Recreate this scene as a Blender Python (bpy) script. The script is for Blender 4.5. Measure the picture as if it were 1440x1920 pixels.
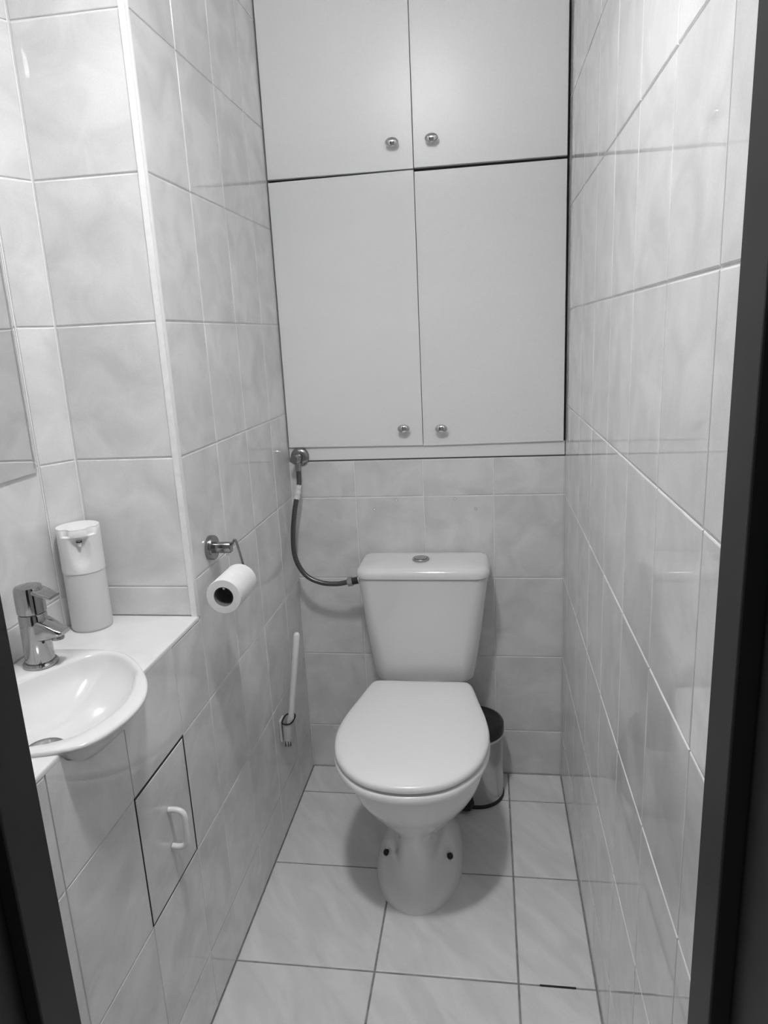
import bpy, bmesh, math, random
from mathutils import Vector, Matrix
random.seed(7)
for o in list(bpy.data.objects):
    bpy.data.objects.remove(o, do_unlink=True)
scene = bpy.context.scene
COL = scene.collection

# ------------------------------------------------------------------ camera
F_PX = 1325.5
cam_d = bpy.data.cameras.new('camera')
cam_d.sensor_fit = 'VERTICAL'
cam_d.sensor_height = 36.0
cam_d.lens = F_PX * 36.0 / 1920.0
cam_d.clip_start = 0.02
cam = bpy.data.objects.new('camera', cam_d)
COL.objects.link(cam)
right = Vector((0.98923531, 0.13838611, -0.04756872))
down = Vector((-0.01242634, -0.24445485, -0.96958105))
fwd = Vector((-0.14580496, 0.95973492, -0.24010374))
m = Matrix((right, -down, -fwd)).transposed().to_4x4()
m.translation = Vector((0.1409, -2.0105, 1.364))
cam.matrix_world = m
scene.camera = cam

# ------------------------------------------------------------------ world, exposure
world = bpy.data.worlds.new('world')
scene.world = world
world.use_nodes = True
world.node_tree.nodes['Background'].inputs[0].default_value = (1, 1, 1, 1)
world.node_tree.nodes['Background'].inputs[1].default_value = 0.20
scene.view_settings.view_transform = 'Standard'
scene.view_settings.look = 'None'
scene.view_settings.gamma = 1.0
scene.view_settings.use_curve_mapping = False
scene.view_settings.exposure = 0.08
LAMP_POS = Vector((-0.095, -1.23, 2.30))
LAMP_SIDE = 29.0        # opal glass of the lamp
LAMP_DOWN = 5.5        # fill added below the glass to lift the lower room, watts
LAMP_SPREAD = 132.0

# ------------------------------------------------------------------ dimensions (metres)
XL, XR = -0.4407, 0.3566       # left / right wall faces
YF = -1.352                    # inner face of the wall with the door
ZC = 2.42                      # ceiling
YO = -0.741                    # end wall of the niche
NA = Vector((-0.656, YO))      # niche corner where the chamfer starts
NB = Vector((-0.693, -0.806))  # where the chamfer meets the niche back
ZT = 0.834                     # top of the counter
Z0, TP = 0.9074, 0.252         # wall tile rows

# ------------------------------------------------------------------ materials
def new_mat(name):
    mt = bpy.data.materials.new(name)
    mt.use_nodes = True
    nt = mt.node_tree
    return mt, nt, nt.nodes['Principled BSDF']

def simple(name, v, rough=0.4, metal=0.0, coat=0.0, trans=0.0, ior=1.5, spec=0.5):
    mt, nt, b = new_mat(name)
    b.inputs['Base Color'].default_value = (v, v, v, 1)
    b.inputs['Roughness'].default_value = rough
    b.inputs['Metallic'].default_value = metal
    b.inputs['Coat Weight'].default_value = coat
    b.inputs['Coat Roughness'].default_value = 0.05
    b.inputs['Transmission Weight'].default_value = trans
    b.inputs['IOR'].default_value = ior
    b.inputs['Specular IOR Level'].default_value = spec
    return mt

def mottled(name, lo, hi, scale, stretch=(1, 1, 1), rough=0.12, rot=0.0, bump=0.0, bscale=8.0, coat=0.0,
            detail=6.0, fine=0.0, per_piece=0.0):
    """cloudy stone-like colour, different on every piece"""
    mt, nt, b = new_mat(name)
    N, L = nt.nodes, nt.links
    tc = N.new('ShaderNodeTexCoord')
    oi = N.new('ShaderNodeObjectInfo')
    mul = N.new('ShaderNodeMath'); mul.operation = 'MULTIPLY'; mul.inputs[1].default_value = 57.0
    L.new(oi.outputs['Random'], mul.inputs[0])
    mp = N.new('ShaderNodeMapping')
    mp.vector_type = 'TEXTURE'
    mp.inputs['Scale'].default_value = stretch
    mp.inputs['Rotation'].default_value = (0, 0, rot)
    L.new(tc.outputs['Object'], mp.inputs['Vector'])
    add = N.new('ShaderNodeVectorMath'); add.operation = 'ADD'
    L.new(mp.outputs[0], add.inputs[0]); L.new(mul.outputs[0], add.inputs[1])
    nz = N.new('ShaderNodeTexNoise')
    nz.inputs['Scale'].default_value = scale
    nz.inputs['Detail'].default_value = detail
    nz.inputs['Distortion'].default_value = 0.7
    L.new(add.outputs[0], nz.inputs['Vector'])
    cr = N.new('ShaderNodeValToRGB')
    cr.color_ramp.elements[0].position = 0.32
    cr.color_ramp.elements[0].color = (lo, lo, lo, 1)
    cr.color_ramp.elements[1].position = 0.66
    cr.color_ramp.elements[1].color = (hi, hi, hi, 1)
    L.new(nz.outputs['Fac'], cr.inputs['Fac'])
    out = cr.outputs['Color']
    if fine > 0:
        n2 = N.new('ShaderNodeTexNoise')
        n2.inputs['Scale'].default_value = 420.0
        n2.inputs['Detail'].default_value = 1.0
        L.new(add.outputs[0], n2.inputs['Vector'])
        mr = N.new('ShaderNodeMapRange')
        mr.inputs['From Min'].default_value = 0.25; mr.inputs['From Max'].default_value = 0.75
        mr.inputs['To Min'].default_value = 1 - fine; mr.inputs['To Max'].default_value = 1 + fine
        L.new(n2.outputs['Fac'], mr.inputs['Value'])
        mx = N.new('ShaderNodeVectorMath'); mx.operation = 'SCALE'
        L.new(out, mx.inputs[0]); L.new(mr.outputs[0], mx.inputs['Scale'])
        out = mx.outputs[0]
    if per_piece > 0:
        m2 = N.new('ShaderNodeMapRange')
        m2.inputs['To Min'].default_value = 1 - per_piece; m2.inputs['To Max'].default_value = 1 + per_piece
        L.new(oi.outputs['Random'], m2.inputs['Value'])
        mx2 = N.new('ShaderNodeVectorMath'); mx2.operation = 'SCALE'
        L.new(out, mx2.inputs[0]); L.new(m2.outputs[0], mx2.inputs['Scale'])
        out = mx2.outputs[0]
    L.new(out, b.inputs['Base Color'])
    b.inputs['Roughness'].default_value = rough
    b.inputs['Coat Weight'].default_value = coat
    b.inputs['Coat Roughness'].default_value = 0.06
    if bump > 0:
        nb = N.new('ShaderNodeTexNoise')
        nb.inputs['Scale'].default_value = bscale
        nb.inputs['Detail'].default_value = 2.0
        L.new(add.outputs[0], nb.inputs['Vector'])
        bp = N.new('ShaderNodeBump')
        bp.inputs['Strength'].default_value = bump
        bp.inputs['Distance'].default_value = 0.002
        L.new(nb.outputs['Fac'], bp.inputs['Height'])
        L.new(bp.outputs[0], b.inputs['Normal'])
    return mt

M = {}
M['wall_tile'] = mottled('wall_tile', 0.65, 0.80, 10.0, rough=0.035, bump=0.05, bscale=9.0, detail=7.0, fine=0.03, per_piece=0.02)
M['floor_tile'] = mottled('floor_tile', 0.67, 0.79, 6.0, stretch=(1.0, 0.3, 1.0), rot=math.radians(-52), rough=0.34,
                          bump=0.05, bscale=60.0, detail=8.0, fine=0.05, per_piece=0.02)
M['grout'] = mottled('grout', 0.84, 0.90, 60.0, rough=0.8)
M['floor_grout'] = mottled('floor_grout', 0.20, 0.34, 40.0, rough=0.9)
M['plaster'] = mottled('plaster', 0.74, 0.78, 30.0, rough=0.9)
M['corner_bead'] = simple('corner_bead', 0.74, 0.35)
M['board'] = mottled('laminate_board', 0.835, 0.855, 5.0, stretch=(2, 1, 1), rough=0.30, fine=0.02)
M['board_dark'] = simple('cupboard_inside', 0.10, 0.8)
M['ceramic'] = simple('white_ceramic', 0.80, 0.12, coat=0.6)
M['seat'] = simple('seat_plastic', 0.88, 0.28, coat=0.2)
M['counter'] = mottled('counter_stone', 0.72, 0.78, 14.0, rough=0.22, detail=5.0)
M['chrome'] = simple('chrome', 0.62, 0.07, metal=1.0)
M['dark_satin'] = simple('dark_satin_steel', 0.33, 0.2, metal=1.0)
M['tap_chrome'] = simple('tap_chrome', 0.40, 0.09, metal=1.0)
M['steel'] = simple('brushed_steel', 0.42, 0.26, metal=1.0)
M['satin'] = simple('satin_steel', 0.50, 0.20, metal=1.0)
M['black'] = simple('black_plastic', 0.018, 0.35)
M['rubber'] = simple('black_rubber', 0.012, 0.6)
M['white_plastic'] = simple('white_plastic', 0.82, 0.3)
M['grey_plastic'] = simple('grey_plastic', 0.62, 0.35)
M['paper'] = mottled('toilet_paper', 0.78, 0.82, 60.0, rough=0.95, bump=0.3, bscale=220.0)
M['card'] = simple('cardboard_core', 0.16, 0.9)
M['frame'] = mottled('dark_door_frame', 0.008, 0.011, 20.0, rough=0.5)
M['mirror'] = simple('mirror_silver', 0.86, 0.0, metal=1.0)
M['glass_edge'] = simple('mirror_edge', 0.55, 0.15)
M['frosted'] = simple('frosted_bottle', 0.82, 0.38, trans=0.15, ior=1.4)
M['tag'] = mottled('paper_tag', 0.55, 0.85, 160.0, rough=0.6)

def braid_mat():
    mt, nt, b = new_mat('steel_braid')
    N, L = nt.nodes, nt.links
    tc = N.new('ShaderNodeTexCoord')
    wv = N.new('ShaderNodeTexWave'); wv.inputs['Scale'].default_value = 150.0
    wv.bands_direction = 'Z'; wv.inputs['Distortion'].default_value = 3.0
    L.new(tc.outputs['Object'], wv.inputs['Vector'])
    cr = N.new('ShaderNodeValToRGB')
    cr.color_ramp.elements[0].color = (0.02, 0.02, 0.02, 1)
    cr.color_ramp.elements[1].color = (0.26, 0.26, 0.26, 1)
    L.new(wv.outputs['Fac'], cr.inputs['Fac'])
    L.new(cr.outputs[0], b.inputs['Base Color'])
    b.inputs['Metallic'].default_value = 0.9
    b.inputs['Roughness'].default_value = 0.32
    return mt
M['braid'] = braid_mat()

def glow_mat():
    mt, nt, b = new_mat('lamp_glass')
    b.inputs['Base Color'].default_value = (0.9, 0.9, 0.9, 1)
    b.inputs['Emission Color'].default_value = (1, 1, 1, 1)
    b.inputs['Emission Strength'].default_value = LAMP_SIDE
    return mt
M['glow'] = glow_mat()

# ------------------------------------------------------------------ helpers
def link(name, me, mat=None, parent=None, smooth=False, loc=None):
    o = bpy.data.objects.new(name, me)
    COL.objects.link(o)
    if mat is not None and me is not None:
        if not me.materials:
            me.materials.append(M[mat])
    if smooth and me is not None:
        for p in me.polygons: p.use_smooth = True
        try: me.set_sharp_from_angle(angle=math.radians(smooth if smooth is not True else 40))
        except Exception: pass
    if parent is not None: o.parent = parent
    if loc is not None: o.location = loc
    return o

def mesh_of(bm, name='mesh'):
    bmesh.ops.recalc_face_normals(bm, faces=bm.faces[:])
    me = bpy.data.meshes.new(name)
    bm.to_mesh(me); bm.free()
    return me

def tag(o, label, cat=None, group=None, kind=None):
    o['label'] = label
    if cat: o['category'] = cat
    if group: o['group'] = group
    if kind: o['kind'] = kind
    return o

def thing(name, label, cat, loc=(0, 0, 0), group=None, kind=None):
    o = bpy.data.objects.new(name, None)
    o.empty_display_size = 0.05
    COL.objects.link(o)
    o.location = loc
    tag(o, label, cat, group, kind)
    return o

class B:
    """collects shapes in world coordinates; origin is subtracted when built"""
    def __init__(s): s.bm = bmesh.new()
    def box(s, x0, x1, y0, y1, z0, z1, bev=0.0, seg=2):
        vs = [s.bm.verts.new((x, y, z)) for x in (x0, x1) for y in (y0, y1) for z in (z0, z1)]
        fs = [(0, 1, 3, 2), (4, 6, 7, 5), (0, 4, 5, 1), (2, 3, 7, 6), (0, 2, 6, 4), (1, 5, 7, 3)]
        nf = [s.bm.faces.new([vs[i] for i in f]) for f in fs]
        if bev > 0:
            ed = list({e for f in nf for e in f.edges})
            bmesh.ops.bevel(s.bm, geom=ed, offset=bev, segments=seg, profile=0.5, affect='EDGES')
        return s
    def loft(s, rings, cap0=True, cap1=True, closed=True):
        rv = [[s.bm.verts.new(p) for p in r] for r in rings]
        n = len(rv[0])
        for a, b in zip(rv[:-1], rv[1:]):
            for i in range(n if closed else n - 1):
                j = (i + 1) % n
                s.bm.faces.new((a[i], a[j], b[j], b[i]))
        if cap0: s.bm.faces.new(list(reversed(rv[0])))
        if cap1: s.bm.faces.new(rv[-1])
        return s
    def lathe(s, prof, c=(0, 0, 0), axis=(0, 0, 1), seg=40, cap0=True, cap1=True):
        q = Vector((0, 0, 1)).rotation_difference(Vector(axis).normalized())
        c = Vector(c)
        rings = []
        for r, h in prof:
            rings.append([c + q @ Vector((r * math.cos(2 * math.pi * i / seg), r * math.sin(2 * math.pi * i / seg), h)) for i in range(seg)])
        return s.loft(rings, cap0, cap1)
    def tube(s, pts, r, seg=14, cap=True):
        pts = [Vector(p) for p in pts]
        rr = r if isinstance(r, (list, tuple)) else [r] * len(pts)
        rings = []
        t0 = (pts[1] - pts[0]).normalized()
        up = Vector((0, 0, 1)) if abs(t0.z) < 0.9 else Vector((1, 0, 0))
        nrm = t0.cross(up).normalized()
        for i, p in enumerate(pts):
            if i == 0: t = pts[1] - pts[0]
            elif i == len(pts) - 1: t = pts[-1] - pts[-2]
            else: t = (pts[i + 1] - pts[i]).normalized() + (pts[i] - pts[i - 1]).normalized()
            t.normalize()
            nrm = (nrm - t * nrm.dot(t)).normalized()
            b = t.cross(nrm)
            rings.append([p + (nrm * math.cos(2 * math.pi * k / seg) + b * math.sin(2 * math.pi * k / seg)) * rr[i] for k in range(seg)])
        return s.loft(rings, cap, cap)
    def prism(s, poly, z0, z1, bev=0.0):
        a = [s.bm.verts.new((p[0], p[1], z0)) for p in poly]
        b = [s.bm.verts.new((p[0], p[1], z1)) for p in poly]
        n = len(poly)
        s.bm.faces.new(list(reversed(a))); top = s.bm.faces.new(b)
        for i in range(n):
            j = (i + 1) % n
            s.bm.faces.new((a[i], a[j], b[j], b[i]))
        if bev > 0:
            bmesh.ops.bevel(s.bm, geom=list(top.edges), offset=bev, segments=3, profile=0.5, affect='EDGES')
        return s
    def build(s, name, mat, parent=None, smooth=False, origin=None):
        if origin is None:
            origin = parent.matrix_basis.translation.copy() if parent is not None and parent.parent is None else Vector((0, 0, 0))
            if parent is not None and parent.parent is not None:
                origin = parent.matrix_basis.translation + parent.parent.matrix_basis.translation
        origin = Vector(origin)
        for v in s.bm.verts: v.co -= origin
        o = link(name, mesh_of(s.bm, name), mat, parent, smooth)
        if parent is None: o.location = origin
        return o

def spline(pts, n, closed=False):
    pts = [Vector(p) for p in pts]
    out = []
    k = len(pts)
    segs = k if closed else k - 1
    for i in range(segs):
        if closed: p0, p1, p2, p3 = pts[(i - 1) % k], pts[i], pts[(i + 1) % k], pts[(i + 2) % k]
        else: p0, p1, p2, p3 = pts[max(i - 1, 0)], pts[i], pts[i + 1], pts[min(i + 2, k - 1)]
        for j in range(n):
            t = j / n
            out.append(0.5 * ((2 * p1) + (p2 - p0) * t + (2 * p0 - 5 * p1 + 4 * p2 - p3) * t * t + (3 * p1 - p0 - 3 * p2 + p3) * t ** 3))
    if not closed: out.append(pts[-1])
    return out

def by_angle(curve, c, n):
    """radius of a closed outline at n even angles around c"""
    c = Vector(c)
    res = []
    k = len(curve)
    for a in range(n):
        th = 2 * math.pi * a / n
        d = Vector((math.cos(th), math.sin(th)))
        best = 0
        for i in range(k):
            p, q = curve[i] - c, curve[(i + 1) % k] - c
            e = q - p
            det = d.x * (-e.y) + d.y * e.x
            if abs(det) < 1e-12: continue
            r = (p.x * (-e.y) + p.y * e.x) / det
            u = (d.x * p.y - d.y * p.x) / det
            if -1e-6 <= u <= 1 + 1e-6 and r > best: best = r
        res.append(best)
    return res

# ------------------------------------------------------------------ tiles
TILE_CACHE = {}
GAP, BEV, THK, REC = 0.0026, 0.0018, 0.006, 0.0021
def tile_mesh(w, h, mat):
    key = (round(w, 4), round(h, 4), mat)
    if key in TILE_CACHE: return TILE_CACHE[key]
    bm = bmesh.new()
    rings = []
    for ins, d in ((0, -THK), (0, -BEV), (BEV * 0.3, -BEV * 0.32), (BEV * 1.1, 0.0)):
        a, b = w / 2 - ins, h / 2 - ins
        rings.append([bm.verts.new(p) for p in ((-a, -b, d), (a, -b, d), (a, b, d), (-a, b, d))])
    for r, s in zip(rings[:-1], rings[1:]):
        for i in range(4):
            j = (i + 1) % 4
            bm.faces.new((r[i], r[j], s[j], s[i]))
    bm.faces.new(rings[-1]); bm.faces.new(list(reversed(rings[0])))
    me = mesh_of(bm, 'tile')
    me.materials.append(M[mat])
    TILE_CACHE[key] = me
    return me

def lay(parent, origin, u, v, cols, rows, mat='wall_tile', gap=GAP, tilt=0.06, skip=None, clip=None):
    """tiles between the joint lines cols (along u) and rows (along v)"""
    origin, u, v = Vector(origin), Vector(u), Vector(v)
    n = u.cross(v)
    for i in range(len(cols) - 1):
        for j in range(len(rows) - 1):
            if skip and skip(i, j): continue
            c0, c1, r0, r1 = cols[i], cols[i + 1], rows[j], rows[j + 1]
            w, h = abs(c1 - c0) - gap, abs(r1 - r0) - gap
            if w < 0.006 or h < 0.006: continue
            o = bpy.data.objects.new('tile', tile_mesh(w, h, mat))
            COL.objects.link(o)
            rot = Matrix((u, v, n)).transposed()
            jit = Matrix.Rotation(math.radians(random.uniform(-tilt, tilt)), 3, 'X') @ Matrix.Rotation(math.radians(random.uniform(-tilt, tilt)), 3, 'Y')
            mw = (rot @ jit).to_4x4()
            mw.translation = origin + u * (c0 + c1) / 2 + v * (r0 + r1) / 2
            o.parent = parent
            o.matrix_basis = mw

def rows_to(top, lo=0.0):
    r = [Z0 + k * TP for k in range(-3, 8)]
    return [lo] + [z for z in r if lo + 0.02 < z < top - 0.02] + [top]

# ================================================================== THE ROOM
# floor
b = B(); b.box(XL - 0.02, XR + 0.02, YF - 0.02, 0.02, -0.06, -REC)
floor = b.build('floor', 'floor_grout')
tag(floor, 'pale square floor tiles with dark grout lines', 'floor', kind='structure')
lay(floor, (0, 0, 0), (1, 0, 0), (0, 1, 0), [XL, -0.1213, 0.1932, XR],
    [YF, -1.0680, -0.7571, -0.4444, -0.1362, 0.0], 'floor_tile', gap=0.0042, tilt=0.05)
b = B(); b.box(0.2379, 0.3137, -0.7592, -0.7552, -0.0012, 0.0006)
b.build('open_joint', 'rubber', floor)

# ceiling
b = B(); b.box(-0.76, XR + 0.06, YF - 0.12, 0.45, ZC, ZC + 0.08)
ceiling = b.build('ceiling', 'plaster')
tag(ceiling, 'plain white ceiling over the toilet room', 'ceiling', kind='structure')

# back wall: tiled below the cupboard
ZCUP = 1.0165
b = B(); b.box(XL - 0.02, XR + 0.02, REC, 0.06, -0.06, ZCUP - 0.001)
b.box(XL - 0.02, XR + 0.02, 0.36, 0.42, ZCUP - 0.001, ZC)
wall_back = b.build('wall_back', 'grout')
tag(wall_back, 'back wall with pale marbled tiles below the white cupboard', 'wall', kind='structure')
lay(wall_back, (0, 0, 0), (1, 0, 0), (0, 0, 1), [XL, -0.2472, -0.0452, 0.1568, XR], rows_to(ZCUP))
for x, z in ((-0.1929, 0.8695), (-0.1263, 0.8961), (0.0458, 0.8983), (0.1052, 0.8671)):
    bb = B(); bb.lathe([(0.0020, 0.0), (0.0032, 0.0), (0.0036, 0.0004), (0.0036, 0.004)], (x, -0.0012, z), (0, 1, 0), 16)
    bb.build('wall_plug', 'white_plastic', wall_back)
    bb = B(); bb.lathe([(0.0042, 0.0), (0.0042, 0.002)], (x, -0.0006, z), (0, 1, 0), 16)
    bb.build('drill_hole', 'board_dark', wall_back)

# right wall
b = B(); b.box(XR + REC, XR + 0.08, YF, 0.42, -0.06, ZC)
wall_right = b.build('wall_right', 'grout')
tag(wall_right, 'right wall covered in glossy pale marbled tiles', 'wall', kind='structure')
lay(wall_right, (XR, 0, 0), (0, -1, 0), (0, 0, 1), [0, 0.10, 0.30, 0.495, 0.69, 0.883, 1.080, 1.280, -YF], rows_to(ZC))

# left wall, full height part and the lower front under the counter
b = B()
b.box(XL - 0.014, XL - REC, YO - 0.004, 0.42, -0.06, ZC)
def notch(y):      # where the basin breaks through the lower front
    t = (y + 1.222) / (1.222 - 0.985)
    return 0.826 if not 0 < t < 1 else 0.826 - 0.042 * math.sin(math.pi * t) ** 0.6
low = [(YF, -0.06), (YO - 0.002, -0.06), (YO - 0.002, 0.826)] + [(y, notch(y)) for y in [-0.985 - 0.237 * k / 24 for k in range(25)]] + [(YF, 0.826)]
va = [b.bm.verts.new((XL - REC, p[0], p[1])) for p in low]
vb = [b.bm.verts.new((XL - 0.012, p[0], p[1])) for p in low]
b.bm.faces.new(va); b.bm.faces.new(list(reversed(vb)))
for i in range(len(low)):
    j = (i + 1) % len(low)
    b.bm.faces.new((va[i], vb[i], vb[j], va[j]))
wall_left = b.build('wall_left', 'grout')
tag(wall_left, 'left wall of glossy pale tiles running under the wash counter', 'wall', kind='structure')
LROWS = [0.0, 0.139, 0.391, 0.646, 0.912] + [Z0 + k * TP for k in range(1, 6)] + [ZC]
lay(wall_left, (XL, 0, 0), (0, 1, 0), (0, 0, 1), [YO + 0.004, -0.550, -0.355, -0.155, 0.0], LROWS)
LOWC = [YF, -1.264, -1.066, -0.871, YO + 0.008]
lay(wall_left, (XL, 0, 0), (0, 1, 0), (0, 0, 1), LOWC, [0.0, 0.139, 0.391, 0.646], skip=lambda i, j: i == 2 and j == 2)
lay(wall_left, (XL, 0, 0), (0, 1, 0), (0, 0, 1), [-0.871, YO + 0.008], [0.646, 0.826])
lay(wall_left, (XL, 0, 0), (0, 1, 0), (0, 0, 1), [YF, -1.264], [0.646, 0.826])
for y0, y1 in ((-1.264, -1.066), (-1.066, -0.871)):    # two tiles cut around the basin
    bb = B()
    ys = [y0 + GAP / 2 + (y1 - y0 - GAP) * k / 16 for k in range(17)]
    poly = [(ys[0], 0.646 + GAP / 2), (ys[-1], 0.646 + GAP / 2)] + [(y, notch(y)) for y in reversed(ys)]
    fa = [bb.bm.verts.new((XL, p[0], p[1])) for p in poly]
    fb = [bb.bm.verts.new((XL - 0.006, p[0], p[1])) for p in poly]
    bb.bm.faces.new(fa); bb.bm.faces.new(list(reversed(fb)))
    for i in range(len(poly)):
        j = (i + 1) % len(poly)
        bb.bm.faces.new((fa[i], fb[i], fb[j], fa[j]))
    bb.build('tile', 'wall_tile', wall_left)

# niche: end wall, chamfered corner, back
b = B(); b.box(-0.76, XL - 0.0145, YO + REC, YO + 0.04, 0.70, ZC)
wall_niche_end = b.build('wall_niche_end', 'grout')
tag(wall_niche_end, 'bright tiled end wall of the wash niche, facing the door', 'wall', kind='structure')
NROWS = [ZT, 0.897] + [Z0 + k * TP for k in range(1, 6)] + [ZC]
lay(wall_niche_end, (0, YO, 0), (1, 0, 0), (0, 0, 1), [NA.x, XL - 0.004], NROWS)
def slab(p, q, z0, z1, t):
    d = (q - p).normalized(); n = Vector((-d.y, d.x))   # n points out of the room
    bb = B()
    bb.prism([p + n * REC, q + n * REC, q + n * t, p + n * t], z0, z1)
    return bb
d = (NA - NB).normalized()
nn = Vector((-d.y, d.x))
b = slab(NB, NA, 0.70, ZC, 0.03)
wall_chamfer = b.build('wall_niche_corner', 'grout')
tag(wall_chamfer, 'narrow slanted strip of tiles in the niche corner beside the mirror', 'wall', kind='structure')
lay(wall_chamfer, (NB.x, NB.y, 0), (d.x, d.y, 0), (0, 0, 1), [0.001, (NA - NB).length - 0.001], NROWS)
b = B(); b.box(NB.x - 0.06, NB.x - REC, YF, NB.y, 0.0, ZC)
wall_niche_back = b.build('wall_niche_back', 'grout')
tag(wall_niche_back, 'tiled niche wall behind the tap with the mirror on it', 'wall', kind='structure')
lay(wall_niche_back, (NB.x, 0, 0), (0, 1, 0), (0, 0, 1), [YF, -1.21, -1.01, NB.y], NROWS)

# outer corner bead of the left wall
b = B()
prof = []
for k in range(9):
    a = math.radians(-90 + 90 * k / 8)
    prof.append(Vector((XL - 0.005 + 0.0058 * math.cos(a), YO + 0.005 + 0.0058 * math.sin(a))))
prof += [Vector((XL - 0.005, YO + 0.005))]
b.prism(prof, ZT, ZC)
trim = b.build('trim_1', 'corner_bead', smooth=35)
tag(trim, 'white rounded bead along the outer corner of the niche', 'trim', kind='structure')

# wall with the doorway, and the dark frame
JL, JR, ZD = -0.3875, 0.3525, 2.02
b = B()
b.box(-0.76, JL - 0.030, YF - 0.12, YF, -0.06, ZC)
b.box(JR + 0.030, XR + 0.30, YF - 0.12, YF, -0.06, ZC)
b.box(JL - 0.030, JR + 0.030, YF - 0.12, YF, ZD + 0.02, ZC)
wall_front = b.build('wall_front', 'plaster')
tag(wall_front, 'plain wall around the doorway, behind the dark frame', 'wall', kind='structure')
door = thing('door_1', 'dark door frame around the view, out of focus', 'door frame', ((JL + JR) / 2, YF - 0.05, 0), kind='structure')
YS, YE = -1.412, -1.66
for sgn, xj in ((-1, JL), (1, JR)):
    bb = B()
    xs = sorted((xj, xj + sgn * 0.14)); bb.box(xs[0], xs[1], YS, YF + 0.004, 0, ZD + 0.075, 0.002)
    xs = sorted((xj + sgn * 0.019, xj + sgn * 0.14)); bb.box(xs[0], xs[1], YE, YS, 0, ZD + 0.075, 0.002)
    bb.build('jamb', 'frame', door)
bb = B()
bb.box(JL, JR, YS, YF + 0.004, ZD, ZD + 0.075, 0.002)
bb.box(JL - 0.019, JR + 0.019, YE, YS, ZD + 0.019, ZD + 0.075, 0.002)
bb.build('head', 'frame', door)

# ================================================================== BUILT-IN CUPBOARD
cup = thing('wall_cupboard', 'white four-door cupboard built into the wall above the toilet', 'cupboard', (-0.042, 0, ZCUP))
XM, ZM = -0.0410, 1.7855
b = B()
b.box(XL + 0.0005, XL + 0.006, 0.020, 0.355, ZCUP, ZC - 0.001)
b.box(XR - 0.006, XR - 0.0005, 0.020, 0.355, ZCUP, ZC - 0.001)
b.box(XL + 0.006, XR - 0.006, 0.345, 0.355, ZCUP, ZC - 0.001)
b.box(XL + 0.006, XR - 0.006, 0.022, 0.345, ZM - 0.008, ZM + 0.008)
b.box(XL + 0.006, XR - 0.006, 0.022, 0.345, ZC - 0.02, ZC - 0.001)
b.build('carcass', 'board_dark', cup)
b = B(); b.box(XL + 0.001, XR - 0.001, 0.0035, 0.020, ZCUP + 0.0035, 1.0595, 0.0012)
b.build('bottom_rail', 'board', cup)
b = B(); b.box(XL + 0.001, XR - 0.001, 0.006, 0.030, ZCUP - 0.0005, ZCUP + 0.0035)
b.build('seal_strip', 'board_dark', cup)

KNOB = None
def knob_mesh():
    bb = B()
    bb.lathe([(0.0055, 0.0), (0.0055, 0.004), (0.0045, 0.008), (0.006, 0.011), (0.0105, 0.0135), (0.0128, 0.0170),
              (0.0122, 0.0205), (0.0095, 0.0232), (0.005, 0.0248), (0.001, 0.0253)], (0, 0, 0), (0, -1, 0), 32)
    for v in bb.bm.verts: v.co.x *= 1.38; v.co.z *= 0.92
    me = mesh_of(bb.bm, 'knob')
    me.materials.append(M['chrome'])
    for p in me.polygons: p.use_smooth = True
    return me
KN = knob_mesh()
def cup_door(x0, x1, corners, knob, label, yf=-0.003):
    """corners: z at bottom-left, bottom-right, top-right, top-left (doors hang a little crooked)"""
    bl, br, tr, tl = corners
    bb = B()
    vs = []
    for y in (yf, yf + 0.018):
        vs.append([bb.bm.verts.new(p) for p in ((x0, y, bl), (x1, y, br), (x1, y, tr), (x0, y, tl))])
    f, r = vs
    bb.bm.faces.new(f); bb.bm.faces.new(list(reversed(r)))
    for i in range(4):
        j = (i + 1) % 4
        bb.bm.faces.new((f[i], r[i], r[j], f[j]))
    bmesh.ops.bevel(bb.bm, geom=bb.bm.edges[:], offset=0.0012, segments=2, profile=0.5, affect='EDGES')
    o = bb.build('door', 'board', cup)
    o['label'] = label
    k = link('knob', KN, None, o)
    k.location = Vector((knob[0], yf, knob[1])) - cup.location
    return o
e = 0.0008
cup_door(XL + 0.0035, XM - e, (1.0605, 1.0575, ZM - 0.0002, ZM - 0.0035), (-0.0939, 1.1091), 'lower left cupboard door')
cup_door(XM + e, XR - 0.0055, (1.0560, 1.0595, ZM - 0.0040, ZM - 0.0050), (0.0129, 1.1059), 'lower right cupboard door')
cup_door(XL + 0.0035, XM - e, (ZM + 0.0040, ZM + 0.0030, ZC - 0.006, ZC - 0.006), (-0.0943, 1.8516), 'upper left cupboard door')
cup_door(XM + e, XR - 0.0055, (ZM + 0.0042, ZM + 0.0042, ZC - 0.006, ZC - 0.006), (0.0089, 1.8534), 'upper right cupboard door')

# ================================================================== LAMP
lamp = thing('ceiling_lamp', 'round opal glass lamp on the ceiling near the door', 'lamp', (LAMP_POS.x, LAMP_POS.y, ZC))
b = B(); b.lathe([(0.060, 0), (0.060, -0.016), (0.052, -0.024)], (LAMP_POS.x, LAMP_POS.y, ZC), (0, 0, 1), 40)
b.build('base', 'white_plastic', lamp, smooth=35)
b = B(); b.lathe([(0.060, -0.024), (0.072, -0.034), (0.075, -0.06), (0.075, -0.13), (0.070, -0.146), (0.064, -0.148)], (LAMP_POS.x, LAMP_POS.y, ZC), (0, 0, 1), 40)
b.build('opal_glass', 'glow', lamp, smooth=40)
ld = bpy.data.lights.new('lamp_down_fill', 'AREA')  # added downward fill disc, brightens floor and lower walls beyond the glass
ld.shape = 'DISK'; ld.size = 0.124; ld.energy = LAMP_DOWN; ld.spread = math.radians(LAMP_SPREAD)
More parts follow.
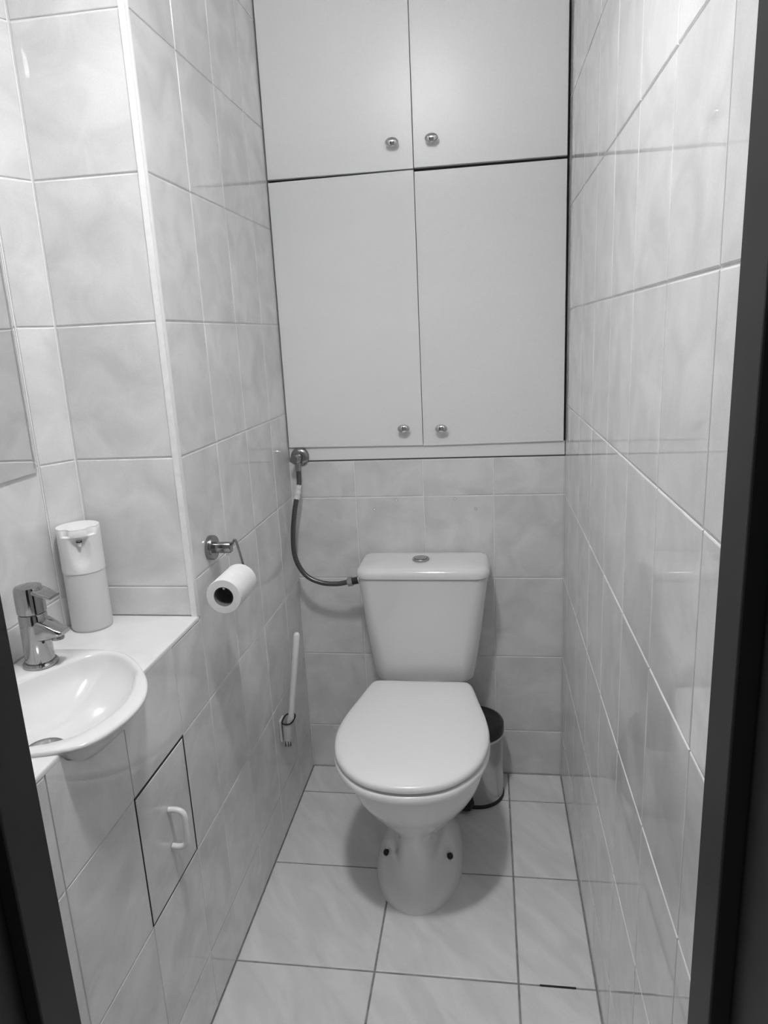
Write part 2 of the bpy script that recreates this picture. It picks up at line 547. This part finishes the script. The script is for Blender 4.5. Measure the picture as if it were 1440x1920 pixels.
lo_ = bpy.data.objects.new('lamp_down_fill', ld); COL.objects.link(lo_)
lo_.parent = lamp; lo_.location = (0, 0, -0.152)

# ================================================================== TOILET
TX = -0.046
toilet = thing('toilet', 'white ceramic toilet with closed lid and close-coupled cistern', 'toilet', (TX, -0.40, 0))
NS = 72
def sup(a, yf, yb, nf=2.2, nb=2.6, split=0.5, pinch=1.0):
    """egg section: half width a, from yf (front) to yb (back)"""
    yc = yf + (yb - yf) * split
    out = []
    for k in range(NS):
        th = 2 * math.pi * k / NS
        c, s_ = math.cos(th), math.sin(th)
        n = nf if s_ < 0 else nb
        ry = (yc - yf) if s_ < 0 else (yb - yc)
        x = a * math.copysign(abs(c) ** (2 / n), c)
        y = yc + ry * math.copysign(abs(s_) ** (2 / n), s_)
        out.append((x, y))
    return out
def polar_union(A, C, yc, k=0.02):
    """smooth outer hull of two closed outlines around (0, yc)"""
    ra = by_angle([Vector(p) for p in A], (0, yc), NS)
    rc = by_angle([Vector(p) for p in C], (0, yc), NS)
    out = []
    for i in range(NS):
        h = max(k - abs(ra[i] - rc[i]), 0) / k
        r = max(ra[i], rc[i]) + h * h * k * 0.25
        th = 2 * math.pi * i / NS
        out.append((r * math.cos(th), yc + r * math.sin(th)))
    return out
stem = [(0.0, .064, -.588, -.215), (.02, .063, -.585, -.215), (.045, .061, -.578, -.215), (.07, .060, -.571, -.21), (.10, .059, -.563, -.21),
        (.13, .060, -.560, -.205), (.16, .062, -.562, -.20), (.185, .070, -.570, -.20), (.205, .086, -.582, -.19),
        (.225, .107, -.598, -.19), (.25, .130, -.617, -.18), (.275, .148, -.634, -.18), (.30, .160, -.649, -.18), (.33, .168, -.662, -.18),
        (.36, .171, -.673, -.18), (.38, .174, -.680, -.18), (.3855, .172, -.678, -.18)]
foot = [(0.0, .114, -.594, -.20), (.02, .112, -.590, -.205), (.045, .101, -.570, -.21), (.07, .088, -.545, -.22), (.10, .073, -.510, -.22), (.13, .060, -.48, -.22), (.16, .055, -.46, -.22)]
rings = []
for i, (z, a, yf, yb) in enumerate(stem):
    sp = 0.45 if z < 0.2 else 0.42
    A = sup(a, yf, yb, 2.3 if z < .2 else 2.0, 3.0, sp)
    if i < len(foot):
        fz, fa, fyf, fyb = foot[i]
        sec = polar_union(A, sup(fa, fyf, fyb, 2.1, 2.6, 0.48), -0.41, 0.012)
    else:
        sec = polar_union(A, A, -0.41, 1e-6)
    rings.append([(TX - .004 * max(0, 1 - z / .2) + x, y, z) for x, y in sec])
b = B(); b.loft(rings)
bowl = b.build('bowl', 'ceramic', toilet, smooth=60)
from mathutils.bvhtree import BVHTree
bvh = BVHTree.FromPolygons([v.co + toilet.location for v in bowl.data.vertices], [tuple(p.vertices) for p in bowl.data.polygons])
for sx in (-1, 1):
    hit, nrm, _, _ = bvh.ray_cast(Vector((TX - .0035 + sx * 0.0690, -0.446, 0.30)) + Vector((sx * .0, -.0, 0)), Vector((0, 0, -1)))
    hit, nrm, _, _ = bvh.ray_cast(Vector((TX - .0035 + sx * 0.0690, -0.450, 0.053)) + Vector((sx * .5, -.62, .60)) * .16, -Vector((sx * .5, -.62, .60)))
    ax = (nrm * .3 + Vector((sx * .15 + .1, -.85, .55))).normalized()
    bb = B(); bb.lathe([(0.0108, -0.006), (0.0108, 0.0018), (0.009, 0.0026)], hit, ax, 24)
    bb.build('bolt_washer', 'steel', bowl, smooth=40)
    bb = B(); bb.lathe([(0.0080, -0.004), (0.0080, 0.006), (0.0066, 0.0080), (0.001, 0.0084)], hit, ax, 24)
    bb.build('bolt_cap', 'rubber', bowl, smooth=40)

# seat outline in plan (metres, right half), mirrored
half = [(0.0, -0.704), (0.053, -0.697), (0.100, -0.676), (0.140, -0.637), (0.168, -0.588), (0.183, -0.529), (0.1865, -0.470), (0.178, -0.400),
        (0.161, -0.325), (0.147, -0.262), (0.137, -0.229), (0.119, -0.217), (0.06, -0.216)]
outline = [Vector((x, y)) for x, y in half] + [Vector((-x, y)) for x, y in reversed(half[1:])]
outline = spline(outline, 5, closed=True)
def rounded_slab(bb, outl, c, levels):
    rg = []
    for s_, z in levels:
        rg.append([(TX - .003 + c[0] + (p.x - c[0]) - (p - Vector(c)).normalized().x * s_, c[1] + (p.y - c[1]) - (p - Vector(c)).normalized().y * s_, z) for p in outl])
    bb.loft(rg)
b = B()
rounded_slab(b, outline, (0, -0.44), [(0.008, .3855), (0.001, .387), (-0.001, .391), (-0.001, .401), (0.003, .4060), (0.010, .4075), (0.03, .4075)])
b.build('seat', 'seat', toilet, smooth=50)
b = B()
rounded_slab(b, outline, (0, -0.44), [(0.02, .4130), (0.006, .4130), (0.001, .4150), (0.0, .420), (0.0015, .4255), (0.006, .4295), (0.016, .4320), (0.05, .4336), (0.10, .4342)])
lid = b.build('seat_lid', 'seat', toilet, smooth=50)
for sx in (-0.078, 0.078):
    bb = B(); bb.tube([(TX + sx - 0.022, -0.212, 0.413), (TX + sx + 0.022, -0.212, 0.413)], 0.0085, 16)
    bb.build('hinge', 'seat', lid, smooth=40)

# cistern
def rrect(hw, yf, yb, rf, rb, n=8):
    pts = []
    for cx, cy, r, a0 in ((hw - rf, yf + rf, rf, -90), (hw - rb, yb - rb, rb, 0), (-hw + rb, yb - rb, rb, 90), (-hw + rf, yf + rf, rf, 180)):
        for k in range(n + 1):
            a = math.radians(a0 + 90 * k / n)
            pts.append((cx + r * math.cos(a), cy + r * math.sin(a)))
    return pts
def curved_front(pts, amount, hw):
    return [(x, y - amount * (1 - (x / hw) ** 2) if y < -0.09 else y) for x, y in pts]
b = B()
rg = []
TXC = -0.0435
for z, hw, yf, rf in ((.388, .116, -.140, .040), (.390, .130, -.155, .045), (.396, .138, -.164, .046), (.408, .1435, -.169, .046), (.45, .1500, -.171, .045), (.55, .1635, -.174, .042),
                      (.65, .1745, -.177, .038), (.712, .1815, -.179, .036)):
    rg.append([(TXC - .0035 * (0.712 - z) / .3 + x, y, z) for x, y in curved_front(rrect(hw, yf, -.014, rf, .012), 0.010, hw)])
b.loft(rg)
cistern = b.build('cistern', 'ceramic', toilet, smooth=50)
b = B()
rg = []
for z, ins in ((.7135, .004), (.7150, .001), (.722, .000), (.731, .001), (.738, .0045), (.7425, .011), (.7445, .020), (.7462, .045), (.7470, .075)):
    hw = .1865 - ins
    rg.append([(TXC + x, y, z + (.0045 * (1 - (x / .1865) ** 2) - .003 if z > .73 else 0)) for x, y in curved_front(rrect(hw, -.184 + ins, -.010 - ins * .6, max(.040 - ins * .5, .004), max(.022 - ins * .2, .003)), 0.010, hw)])
b.loft(rg)
clid = b.build('cistern_lid', 'ceramic', toilet, smooth=50)
bc = (TXC - 0.006, -0.105, 0.7475)
b = B(); b.lathe([(0.0245, 0), (0.0245, 0.003), (0.0225, 0.0052), (0.0195, 0.0050), (0.0190, 0.0035)], bc, (0, 0, 1), 40)
bring = b.build('button_ring', 'satin', clid, smooth=30)
b = B(); b.lathe([(0.0182, 0.002), (0.0182, 0.0056), (0.0170, 0.0066), (0.008, 0.0068)], bc, (0, 0, 1), 40)
b.build('flush_button', 'satin', clid, smooth=30)
b = B(); b.lathe([(0.0105, 0), (0.0105, 0.004), (0.0080, 0.006), (0.001, 0.0065)], (TXC + 0.1775, -0.10, 0.690), (1, 0, 0.05), 24)
b.build('inlet_plug', 'grey_plastic', cistern, smooth=40)

# ================================================================== WATER SUPPLY
valve = thing('stop_valve', 'chrome stop valve with round cover plate below the cupboard', 'valve', (-0.408, 0.0, 1.032))
VX, VZ = -0.4065, 1.033
b = B(); b.lathe([(0.0275, 0.0), (0.0275, 0.003), (0.0255, 0.007), (0.018, 0.011), (0.011, 0.0125)], (VX, 0.0, VZ), (0, -1, 0), 40)
b.build('cover_plate', 'dark_satin', valve, smooth=50)
b = B(); b.tube([(VX, -0.008, VZ), (VX, -0.040, VZ)], 0.0098, 24)
b.build('body', 'dark_satin', valve, smooth=40)
b = B(); b.lathe([(0.011, 0), (0.0135, 0.0015), (0.0135, 0.017), (0.012, 0.0195), (0.004, 0.0198)], (VX, -0.037, VZ), (-0.25, -1, 0), 12)
b.build('handle', 'dark_satin', valve, smooth=25)
b = B(); b.tube([(VX + 0.001, -0.033, VZ - 0.004), (VX + 0.001, -0.033, VZ - 0.022)], 0.009, 6)
b.build('outlet_nut', 'dark_satin', valve)

hose = thing('water_hose', 'braided steel hose curving from the stop valve to the cistern', 'hose', (-0.40, -0.05, 0.66))
hp = [(VX + .001, -.033, 1.015), (-.4053, -.036, .985), (-.4058, -.045, .951), (-.418, -.065, .884), (-.4265, -.075, .803), (-.421, -.082, .741), (-.392, -.088, .693), (-.346, -.092, .672), (-.300, -.096, .670), (-.268, -.098, .676)]
path = spline(hp, 9)
b = B(); b.tube(path, 0.0072, 16)
b.build('hose', 'braid', hose, smooth=60)
b = B(); b.tube([path[0] + Vector((0, 0, .004)), path[6]], 0.0085, 16)
b.build('crimp_sleeve', 'steel', hose, smooth=40)
b = B(); b.tube(path[17:24], 0.0088, 16)
o = b.build('paper_tag', 'tag', hose, smooth=60); o['label'] = 'white paper tag wrapped around the hose'
b = B(); b.tube([(-.266, -.098, .676), (-.252, -.098, .679)], 0.0135, 6)
b.build('hose_nut', 'steel', hose)
b = B(); b.tube([(-.252, -.098, .679), (-.2325, -.098, .683)], 0.0105, 20)
b.build('threaded_end', 'black', hose, smooth=40)
b = B(); b.tube([(-.2335, -.098, .6828), (-.2230, -.098, .6855)], 0.0125, 20)
b.build('inlet_washer', 'white_plastic', hose, smooth=40)

# ================================================================== PEDAL BIN
BX, BY, BR = 0.094, -0.103, 0.083
pbin = thing('pedal_bin', 'round steel pedal bin with black lid behind the toilet', 'bin', (BX, BY, 0))
b = B(); b.lathe([(BR - .001, 0.010), (BR - .001, 0.20), (BR - .0015, 0.212)], (BX, BY, 0), (0, 0, 1), 56)
b.build('body', 'satin', pbin, smooth=50)
b = B(); b.lathe([(BR, 0.0), (BR + .0015, 0.003), (BR + .0015, 0.010), (BR, 0.012)], (BX, BY, 0), (0, 0, 1), 56)
b.build('base_ring', 'rubber', pbin, smooth=40)
b = B(); b.lathe([(BR - .0005, 0.205), (BR + .001, 0.207), (BR + .001, 0.213), (BR - .001, 0.214)], (BX, BY, 0), (0, 0, 1), 56)
b.build('rim', 'grey_plastic', pbin, smooth=40)
b = B(); b.lathe([(BR, 0.214), (BR + .002, 0.216), (BR + .002, 0.240), (BR - .002, 0.247), (BR - .010, 0.2505), (BR - .012, 0.2495), (0.04, 0.2525), (0.004, 0.2535)], (BX, BY, 0), (0, 0, 1), 56)
b.build('lid', 'black', pbin, smooth=40)
b = B()
pd = Vector((-0.42, -0.907, 0))
pp = Vector((pd.y, -pd.x, 0))
pc = Vector((BX, BY, 0))
poly = [pc + pd * .070 + pp * .030, pc + pd * .070 - pp * .030, pc + pd * .108 - pp * .032, pc + pd * .116 - pp * .02, pc + pd * .116 + pp * .02, pc + pd * .108 + pp * .032]
b.prism([p.to_2d() for p in poly], 0.014, 0.026, 0.003)
b.build('pedal', 'rubber', pbin, smooth=40)
b = B()
b.prism([(pc + pd * k1 + pp * k2).to_2d() for k1, k2 in ((.074, .028), (.0815, .018), (.0845, 0), (.0815, -.018), (.074, -.028))], 0.012, 0.062)
b.build('pedal_slot', 'rubber', pbin)

# ================================================================== TOILET BRUSH
holder = thing('brush_holder', 'slim grey brush holder with dark rim fixed low on the left wall', 'brush holder', (-0.42, -0.30, 0.26))
def cup_ring(cx, cy, z, hx, hy, lean=0.0):
    return [(cx + hx * math.copysign(abs(math.cos(t)) ** 0.75, math.cos(t)) + 0, cy + hy * math.copysign(abs(math.sin(t)) ** 0.75, math.sin(t)), z + lean * math.cos(t))
            for t in [2 * math.pi * k / 32 for k in range(32)]]
b = B()
b.loft([cup_ring(-.4215, -.30, .266, .006, .014), cup_ring(-.420, -.30, .270, .011, .020), cup_ring(-.418, -.30, .285, .0135, .024), cup_ring(-.4155, -.30, .345, .0150, .029),
        cup_ring(-.4155, -.30, .345, .0135, .0275), cup_ring(-.418, -.30, .30, .011, .021)])
cup_o = b.build('cup', 'grey_plastic', holder, smooth=50)
b = B()
rp = [Vector(p) for p in cup_ring(-.4155, -.30, .346, .0155, .0295)]
b.tube(rp + [rp[0]], 0.0022, 8)
b.build('rim', 'rubber', cup_o, smooth=60)
b = B(); b.box(XL + .0004, XL + .008, -.318, -.282, .282, .348, .003)
b.build('wall_plate', 'grey_plastic', holder)
for k in range(3):
    t = math.radians((-104, -80, -55)[k])
    cx_, cy_ = -.4182 + .0134 * math.copysign(abs(math.cos(t)) ** .75, math.cos(t)), -.30 + .0236 * math.copysign(abs(math.sin(t)) ** .75, math.sin(t))
    bb = B(); bb.box(cx_ - .0009, cx_ + .0009, cy_ - .0012, cy_ + .0012, .2745, .2905)
    bb.build('drain_slot', 'rubber', cup_o)
brush = thing('toilet_brush', 'white toilet brush with long rounded handle standing in its holder', 'toilet brush', (-.4155, -.30, .31))
b = B()
hb = [Vector((-.4140, -.300, .305)), Vector((-.4125, -.300, .335)), Vector((-.4085, -.300, .345))]
b.tube([(-.4145, -.30, .303), (-.4105, -.30, .345), (-.4065, -.30, .350)], [0.0085, 0.0095, 0.007], 18)
b.build('neck', 'grey_plastic', brush, smooth=60)
b = B()
p0, p1 = Vector((-.4100, -.30, .338)), Vector((-.3715, -.30, .606))
dv = (p1 - p0)
pts = [p0, p0 + dv * .3, p0 + dv * .7, p0 + dv * .965, p0 + dv * .985, p0 + dv * .995, p1]
b.tube(pts, [.0082, .0082, .0084, .0085, .0072, .0050, .0015], 18)
b.build('handle', 'white_plastic', brush, smooth=60)

# ================================================================== TOILET PAPER
tph = thing('paper_holder', 'chrome toilet paper holder with bent wire arm on the left wall', 'paper holder', (XL, -0.653, 0.95))
HY, HZ = -0.652, 0.952
b = B(); b.lathe([(0.0255, 0.0003), (0.0262, 0.002), (0.0262, 0.011), (0.0245, 0.0135), (0.010, 0.0138)], (XL, HY, HZ), (1, 0, 0), 40)
b.build('rosette', 'dark_satin', tph, smooth=40)
b = B()
b.loft([[(x, HY + hy * math.copysign(abs(math.cos(t)) ** .6, math.cos(t)), HZ + hz * math.copysign(abs(math.sin(t)) ** .9, math.sin(t))) for t in [2 * math.pi * k / 28 for k in range(28)]]
        for x, hy, hz in ((XL + .012, .0105, .0115), (XL + .047, .0105, .0115), (XL + .049, .009, .010))])
b.build('post', 'dark_satin', tph, smooth=40)
b = B(); b.tube([(XL + .040, HY - .002, HZ - .008), (XL + .040, HY - .002, HZ - .017)], 0.0026, 12)
b.build('grub_screw', 'chrome', tph, smooth=40)
WX = XL + .0555
RXc = -.370
wp = [(XL + .042, HY, HZ + .001), (WX - .005, HY + .001, HZ + .006), (WX, HY + .003, HZ + .016), (WX + .0035, HY + .0045, HZ + .010), (WX + .008, HY + .006, HZ - .015), (WX + .0125, HY + .0075, HZ - .040),
      (WX + .0135, HY + .0055, HZ - .0468), (RXc, HY - .004, HZ - .049), (RXc, HY - .05, HZ - .0485), (RXc, HY - .118, HZ - .048)]
WIRE_Z = HZ - .0485
b = B(); b.tube(spline(wp, 6), 0.0026, 12)
b.build('wire_arm', 'dark_satin', tph, smooth=60)
roll = thing('toilet_roll', 'half used white toilet paper roll hanging on the holder', 'toilet roll', (RXc, -.725, .85))
RZ = WIRE_Z + 0.0026 - 0.0195 + 0.0005
RZ = 0.889
y0, y1, ro, ri = -.7755, -.6765, .0350, .0200
b = B()
b.lathe([(ri, 0), (ro - .001, 0), (ro, .001), (ro, y1 - y0 - .001), (ro - .001, y1 - y0), (ri, y1 - y0), (ri, 0)], (RXc, y0, RZ), (0, 1, 0), 64, cap0=False, cap1=False)
b.build('paper', 'paper', roll, smooth=40)
b = B()
b.lathe([(ri - .0012, .0006), (ri - .0001, .0006), (ri - .0001, y1 - y0 - .0006), (ri - .0012, y1 - y0 - .0006), (ri - .0012, .0006)], (RXc, y0, RZ), (0, 1, 0), 48, cap0=False, cap1=False)
b.build('core', 'card', roll, smooth=40)

# ================================================================== COUNTER AND BASIN
BC = Vector((-0.555, -1.08))
O_pts = [(-.676, -.945), (-.66, -.918), (-.60, -.912), (-.54, -.914), (-.483, -.940), (-.424, -1.006), (-.395, -1.06), (-.3855, -1.105), (-.387, -1.145), (-.395, -1.180), (-.406, -1.205), (-.421, -1.220), (-.443, -1.231), (-.50, -1.245), (-.60, -1.255), (-.665, -1.25), (-.682, -1.22), (-.684, -1.10), (-.682, -.99)]
I_pts = [(-.634, -1.054), (-.620, -1.022), (-.600, -.987), (-.571, -.943), (-.540, -.927), (-.503, -.938), (-.457, -.980), (-.4365, -1.018), (-.421, -1.066), (-.4165, -1.110), (-.423, -1.152), (-.437, -1.185), (-.460, -1.207), (-.50, -1.224), (-.55, -1.231), (-.605, -1.212), (-.630, -1.165), (-.640, -1.11)]
ND = 96
Oc = spline([Vector(p) for p in O_pts], 6, True)
Ic = spline([Vector(p) for p in I_pts], 6, True)
ro_ = by_angle(Oc, BC, ND)
ri_ = by_angle(Ic, BC, ND)
ang = [2 * math.pi * k / ND for k in range(ND)]
def pr(r, k, z): return (BC.x + r * math.cos(ang[k]), BC.y + r * math.sin(ang[k]), z)
basin = thing('wash_basin', 'small white oval wash basin bulging out of the counter front', 'wash basin', (BC.x, BC.y, ZT))
rg = []
for s_, z in ((0.30, .742), (0.50, .752), (0.66, .774), (0.76, .789), (0.85, .804), (0.915, .818), (0.955, .8265), (0.98, .8305), (0.995, .8330), (1.0, .8365)):
    rg.append([pr(ro_[k] * s_, k, z) for k in range(ND)])
rg.append([pr(ro_[k] - .0012, k,   .8390) for k in range(ND)])
rg.append([pr(ro_[k] - .0045, k, .8408) for k in range(ND)])
rg.append([pr(max(ri_[k] + .005, ro_[k] - (ro_[k] - ri_[k]) * .75) if ro_[k] - ri_[k] > .012 else (ri_[k] + ro_[k]) / 2, k, .8408) for k in range(ND)])
rg.append([pr(ri_[k] + .001, k, .8396) for k in range(ND)])
for s_, z in ((0.985, .8355), (0.965, .829), (0.93, .819), (0.86, .808), (0.76, .797), (0.62, .784), (0.45, .773), (0.28, .767), (0.20, .7655)):
    rg.append([pr(ri_[k] * s_, k, z) for k in range(ND)])
b = B(); b.loft(rg)
b.build('bowl', 'ceramic', basin, smooth=70)
DC = (-.542, -1.124, .7685)
b = B(); b.lathe([(0.031, 0.0), (0.0315, 0.003), (0.029, 0.0052), (0.023, 0.0040), (0.020, 0.0012), (0.019, 0.001)], DC, (0, 0, 1), 40)
dring = b.build('drain_ring', 'steel', basin, smooth=40)
b = B(); b.lathe([(0.0198, 0.0), (0.0198, 0.0016)], DC, (0, 0, 1), 32)
b.build('drain_opening', 'rubber', dring)

cpoly = [(XL, YO - .0005), (XL, -.992)]
bite = []
for k in range(ND):
    p = Vector(pr(ro_[k] - .004, k, 0)).to_2d()
    bite.append((ang[k], p))
a0 = math.atan2(-.992 - BC.y, XL - BC.x)
a1 = math.atan2(-1.226 - BC.y, XL - BC.x) + 2 * math.pi
for a, p in bite:
    if a0 + .06 < a < a1 - .06: cpoly.append((min(p.x, XL), p.y))
cpoly += [(XL, -1.226), (XL, YF + .0005), (NB.x + .0005, YF + .0005), (NB.x + .0005, NB.y), (NA.x + .0005, YO - .0005)]
b = B(); b.prism([Vector(p) for p in cpoly], .8265, ZT)
top = [f for f in b.bm.faces if f.normal.z > .9 or abs(f.calc_center_median().z - ZT) < 1e-5]
fe = [e_ for e_ in b.bm.edges if all(abs(v.co.z - ZT) < 1e-5 and abs(v.co.x - XL) < 1e-5 for v in e_.verts)]
bmesh.ops.bevel(b.bm, geom=fe, offset=.003, segments=3, profile=.5, affect='EDGES')
counter = b.build('countertop', 'counter', smooth=30, origin=(-.56, -1.05, .8265))
tag(counter, 'white stone countertop filling the wash niche', 'countertop')

# ================================================================== TAP
FX, FY, FZ = -.6325, -.976, .8410
tap = thing('basin_tap', 'chrome single-lever mixer tap at the back of the basin', 'tap', (FX, FY, FZ))
b = B(); b.lathe([(.0285, 0), (.0290, .002), (.0290, .0045), (.0265, .0075), (.0245, .008)], (FX, FY, FZ), (0, 0, 1), 40)
b.build('base_ring', 'tap_chrome', tap, smooth=35)
b = B(); b.lathe([(.0235, .006), (.0240, .012), (.0235, .045), (.0232, .075), (.0230, .092), (.0215, .0945)], (FX, FY, FZ), (0, 0, 1), 40)
b.build('body', 'tap_chrome', tap, smooth=40)
def sect(x, hy, z0, z1):
    r = min((z1 - z0) * .45, hy * .4)
    pts = []
    for cy, cz, a in ((hy - r, z1 - r, 0), (-hy + r, z1 - r, 90), (-hy + r, z0 + r, 180), (hy - r, z0 + r, 270)):
        for k in range(4):
            t = math.radians(a + 30 * k)
            pts.append((FX + x, FY + cy + r * math.cos(t), FZ + cz + r * math.sin(t)))
    return pts
b = B()
b.loft([sect(.004, .0200, .046, .088), sect(.018, .0195, .047, .084), sect(.034, .0182, .050, .076), sect(.044, .0168, .0535, .0695), sect(.053, .0150, .0560, .0655), sect(.0560, .0125, .0575, .0640)])
spout = b.build('spout', 'tap_chrome', tap, smooth=50)
b = B(); b.lathe([(.0105, 0), (.0105, .008), (.0095, .0095)], (FX + .0405, FY, FZ + .0475), (0, 0, 1), 24)
b.build('aerator', 'steel', spout, smooth=40)
b = B(); b.lathe([(.0220, .0955), (.0238, .0975), (.0240, .128), (.0236, .138), (.0215, .1425), (.016, .1440)], (FX, FY, FZ), (0, 0, 1), 40)
b.build('head', 'tap_chrome', tap, smooth=40)
b = B()
b.loft([sect(-.006, .0175, .130, .1445), sect(.014, .0175, .131, .1410), sect(.030, .0165, .1265, .1340), sect(.045, .0150, .1220, .1277), sect(.0465, .0145, .1225, .1270)])
b.build('lever', 'tap_chrome', tap, smooth=45)
b = B(); b.lathe([(.0022, 0), (.0022, .0012)], (FX + .0200, FY - .0122, FZ + .046), (.85, -.52, 0), 12)
b.build('index_mark', 'rubber', tap)

# ================================================================== SOAP DISPENSER
SX, SY, SR = -.6405, -.7945, .0395
soap = thing('soap_dispenser', 'white automatic soap dispenser with frosted bottle in the niche corner', 'soap dispenser', (SX, SY, ZT))
fa = math.atan2(-.86, .50)          # the way the nozzle faces
NSD = 72
def sring(r, z, scoop=0.0, width=0.55, notched=False):
    out = []
    for k in range(NSD):
        t = 2 * math.pi * k / NSD
        dlt = (t - fa + math.pi) % (2 * math.pi) - math.pi
        rr = r
        if scoop > 0 and abs(dlt) < width:
            rr = r - scoop * (math.cos(dlt / width * math.pi / 2)) ** 0.5
        if notched and .40 < abs(dlt) < .95:
            rr = r - .0065 * math.sin((abs(dlt) - .40) / .55 * math.pi) ** .8
        out.append((SX + rr * math.cos(t), SY + rr * math.sin(t), z))
    return out
b = B()
b.loft([sring(.0355, ZT + .0004), sring(.0372, ZT + .002), sring(.0385, ZT + .006), sring(.0385, ZT + .100), sring(.0385, ZT + .1190)])
b.build('bottle', 'frosted', soap, smooth=50)
b = B()
b.loft([sring(.0365, ZT + .0002), sring(.0378, ZT + .0022)])
b.build('bottle_foot', 'grey_plastic', soap, smooth=50)
b = B()
zs = [(.1195, .0, .10), (.121, .0, .10), (.127, .0006, .12), (.134, .004, .26), (.142, .0085, .38), (.152, .0105, .44), (.166, .0115, .46), (.178, .0115, .46), (.184, .0105, .46), (.189, .005, .46), (.192, .0, .46)]
rg = [sring(.0380, ZT + .1193)] + [sring(SR, ZT + z, sc, w) for z, sc, w in zs]
rg += [sring(SR, ZT + .194, notched=True), sring(SR, ZT + .2040, notched=True), sring(SR - .0012, ZT + .2052, notched=True), sring(SR - .004, ZT + .2056, notched=True)]
b.loft(rg)
housing = b.build('housing', 'white_plastic', soap, smooth=50)
def cap_outline(r):
    out = []
    for k in range(NSD):
        t = 2 * math.pi * k / NSD
        dlt = abs((t - fa + math.pi) % (2 * math.pi) - math.pi)
        rr = r
        if .40 < dlt < .95: rr = r - .0065 * math.sin((dlt - .40) / .55 * math.pi) ** .8
        out.append((SX + rr * math.cos(t), SY + rr * math.sin(t)))
    return out
b = B(); b.prism([Vector(p) for p in cap_outline(SR - .0006)], ZT + .2050, ZT + .2068)
b.build('top_cap', 'white_plastic', housing)
fd = Vector((math.cos(fa), math.sin(fa), 0))
q = Vector((SX, SY, ZT + .1775)) + fd * .0315
b = B(); b.tube([q + Vector((0, 0, .006)), q + Vector((0, 0, -.004))], .0035, 14)
b.build('nozzle', 'white_plastic', housing, smooth=40)
b = B(); b.lathe([(.0052, 0), (.0052, .002)], q + Vector((0, 0, .0035)), (0, 0, 1), 16)
b.build('nozzle_slot', 'rubber', housing)

# ================================================================== MIRROR
MY0, MY1, MZ0, MZ1 = -1.315, -.8185, 1.151, 1.905
mir = thing('wall_mirror', 'frameless mirror on the niche wall above the tap', 'mirror', (NB.x, -1.06, MZ0))
b = B(); b.box(NB.x + .0005, NB.x + .0045, MY0, MY1, MZ0, MZ1)
b.build('backing', 'glass_edge', mir)
b = B()
w_ = .012
X0, X1 = NB.x + .0047, NB.x + .0062
r0 = [(X0, MY0, MZ0), (X0, MY1, MZ0), (X0, MY1, MZ1), (X0, MY0, MZ1)]
r1 = [(X1, MY0 + w_, MZ0 + w_), (X1, MY1 - w_, MZ0 + w_), (X1, MY1 - w_, MZ1 - w_), (X1, MY0 + w_, MZ1 - w_)]
b.loft([r0, r1])
b.build('glass', 'mirror', mir)

# ================================================================== ACCESS PANEL
ap = thing('access_panel', 'square tile hatch with white handle low in the left wall', 'access panel', (XL, -.9685, .391))
b = B(); b.box(XL - .0088, XL - .0006, -1.066 + .0003, -.871 - .0003, .391 + .0003, .646 - .0003)
b.build('dark_joint', 'rubber', ap)
o = link('tile', tile_mesh(.1950 - .0075, .255 - .0075, 'wall_tile'), None, ap)
o.matrix_basis = Matrix(((0, 0, 1, .0004), (1, 0, 0, -.0018), (0, 1, 0, .1268), (0, 0, 0, 1)))
hp = [(XL + .0012, -.9655, .5505), (XL + .016, -.9655, .5510), (XL + .026, -.9655, .5470), (XL + .0305, -.9660, .5375), (XL + .0305, -.9670, .514), (XL + .0305, -.9680, .4905), (XL + .026, -.9685, .4805), (XL + .016, -.9690, .4765), (XL + .0012, -.9690, .4770)]
b = B(); b.tube(spline(hp, 6), .0056, 14)
b.build('handle', 'white_plastic', ap, smooth=60)
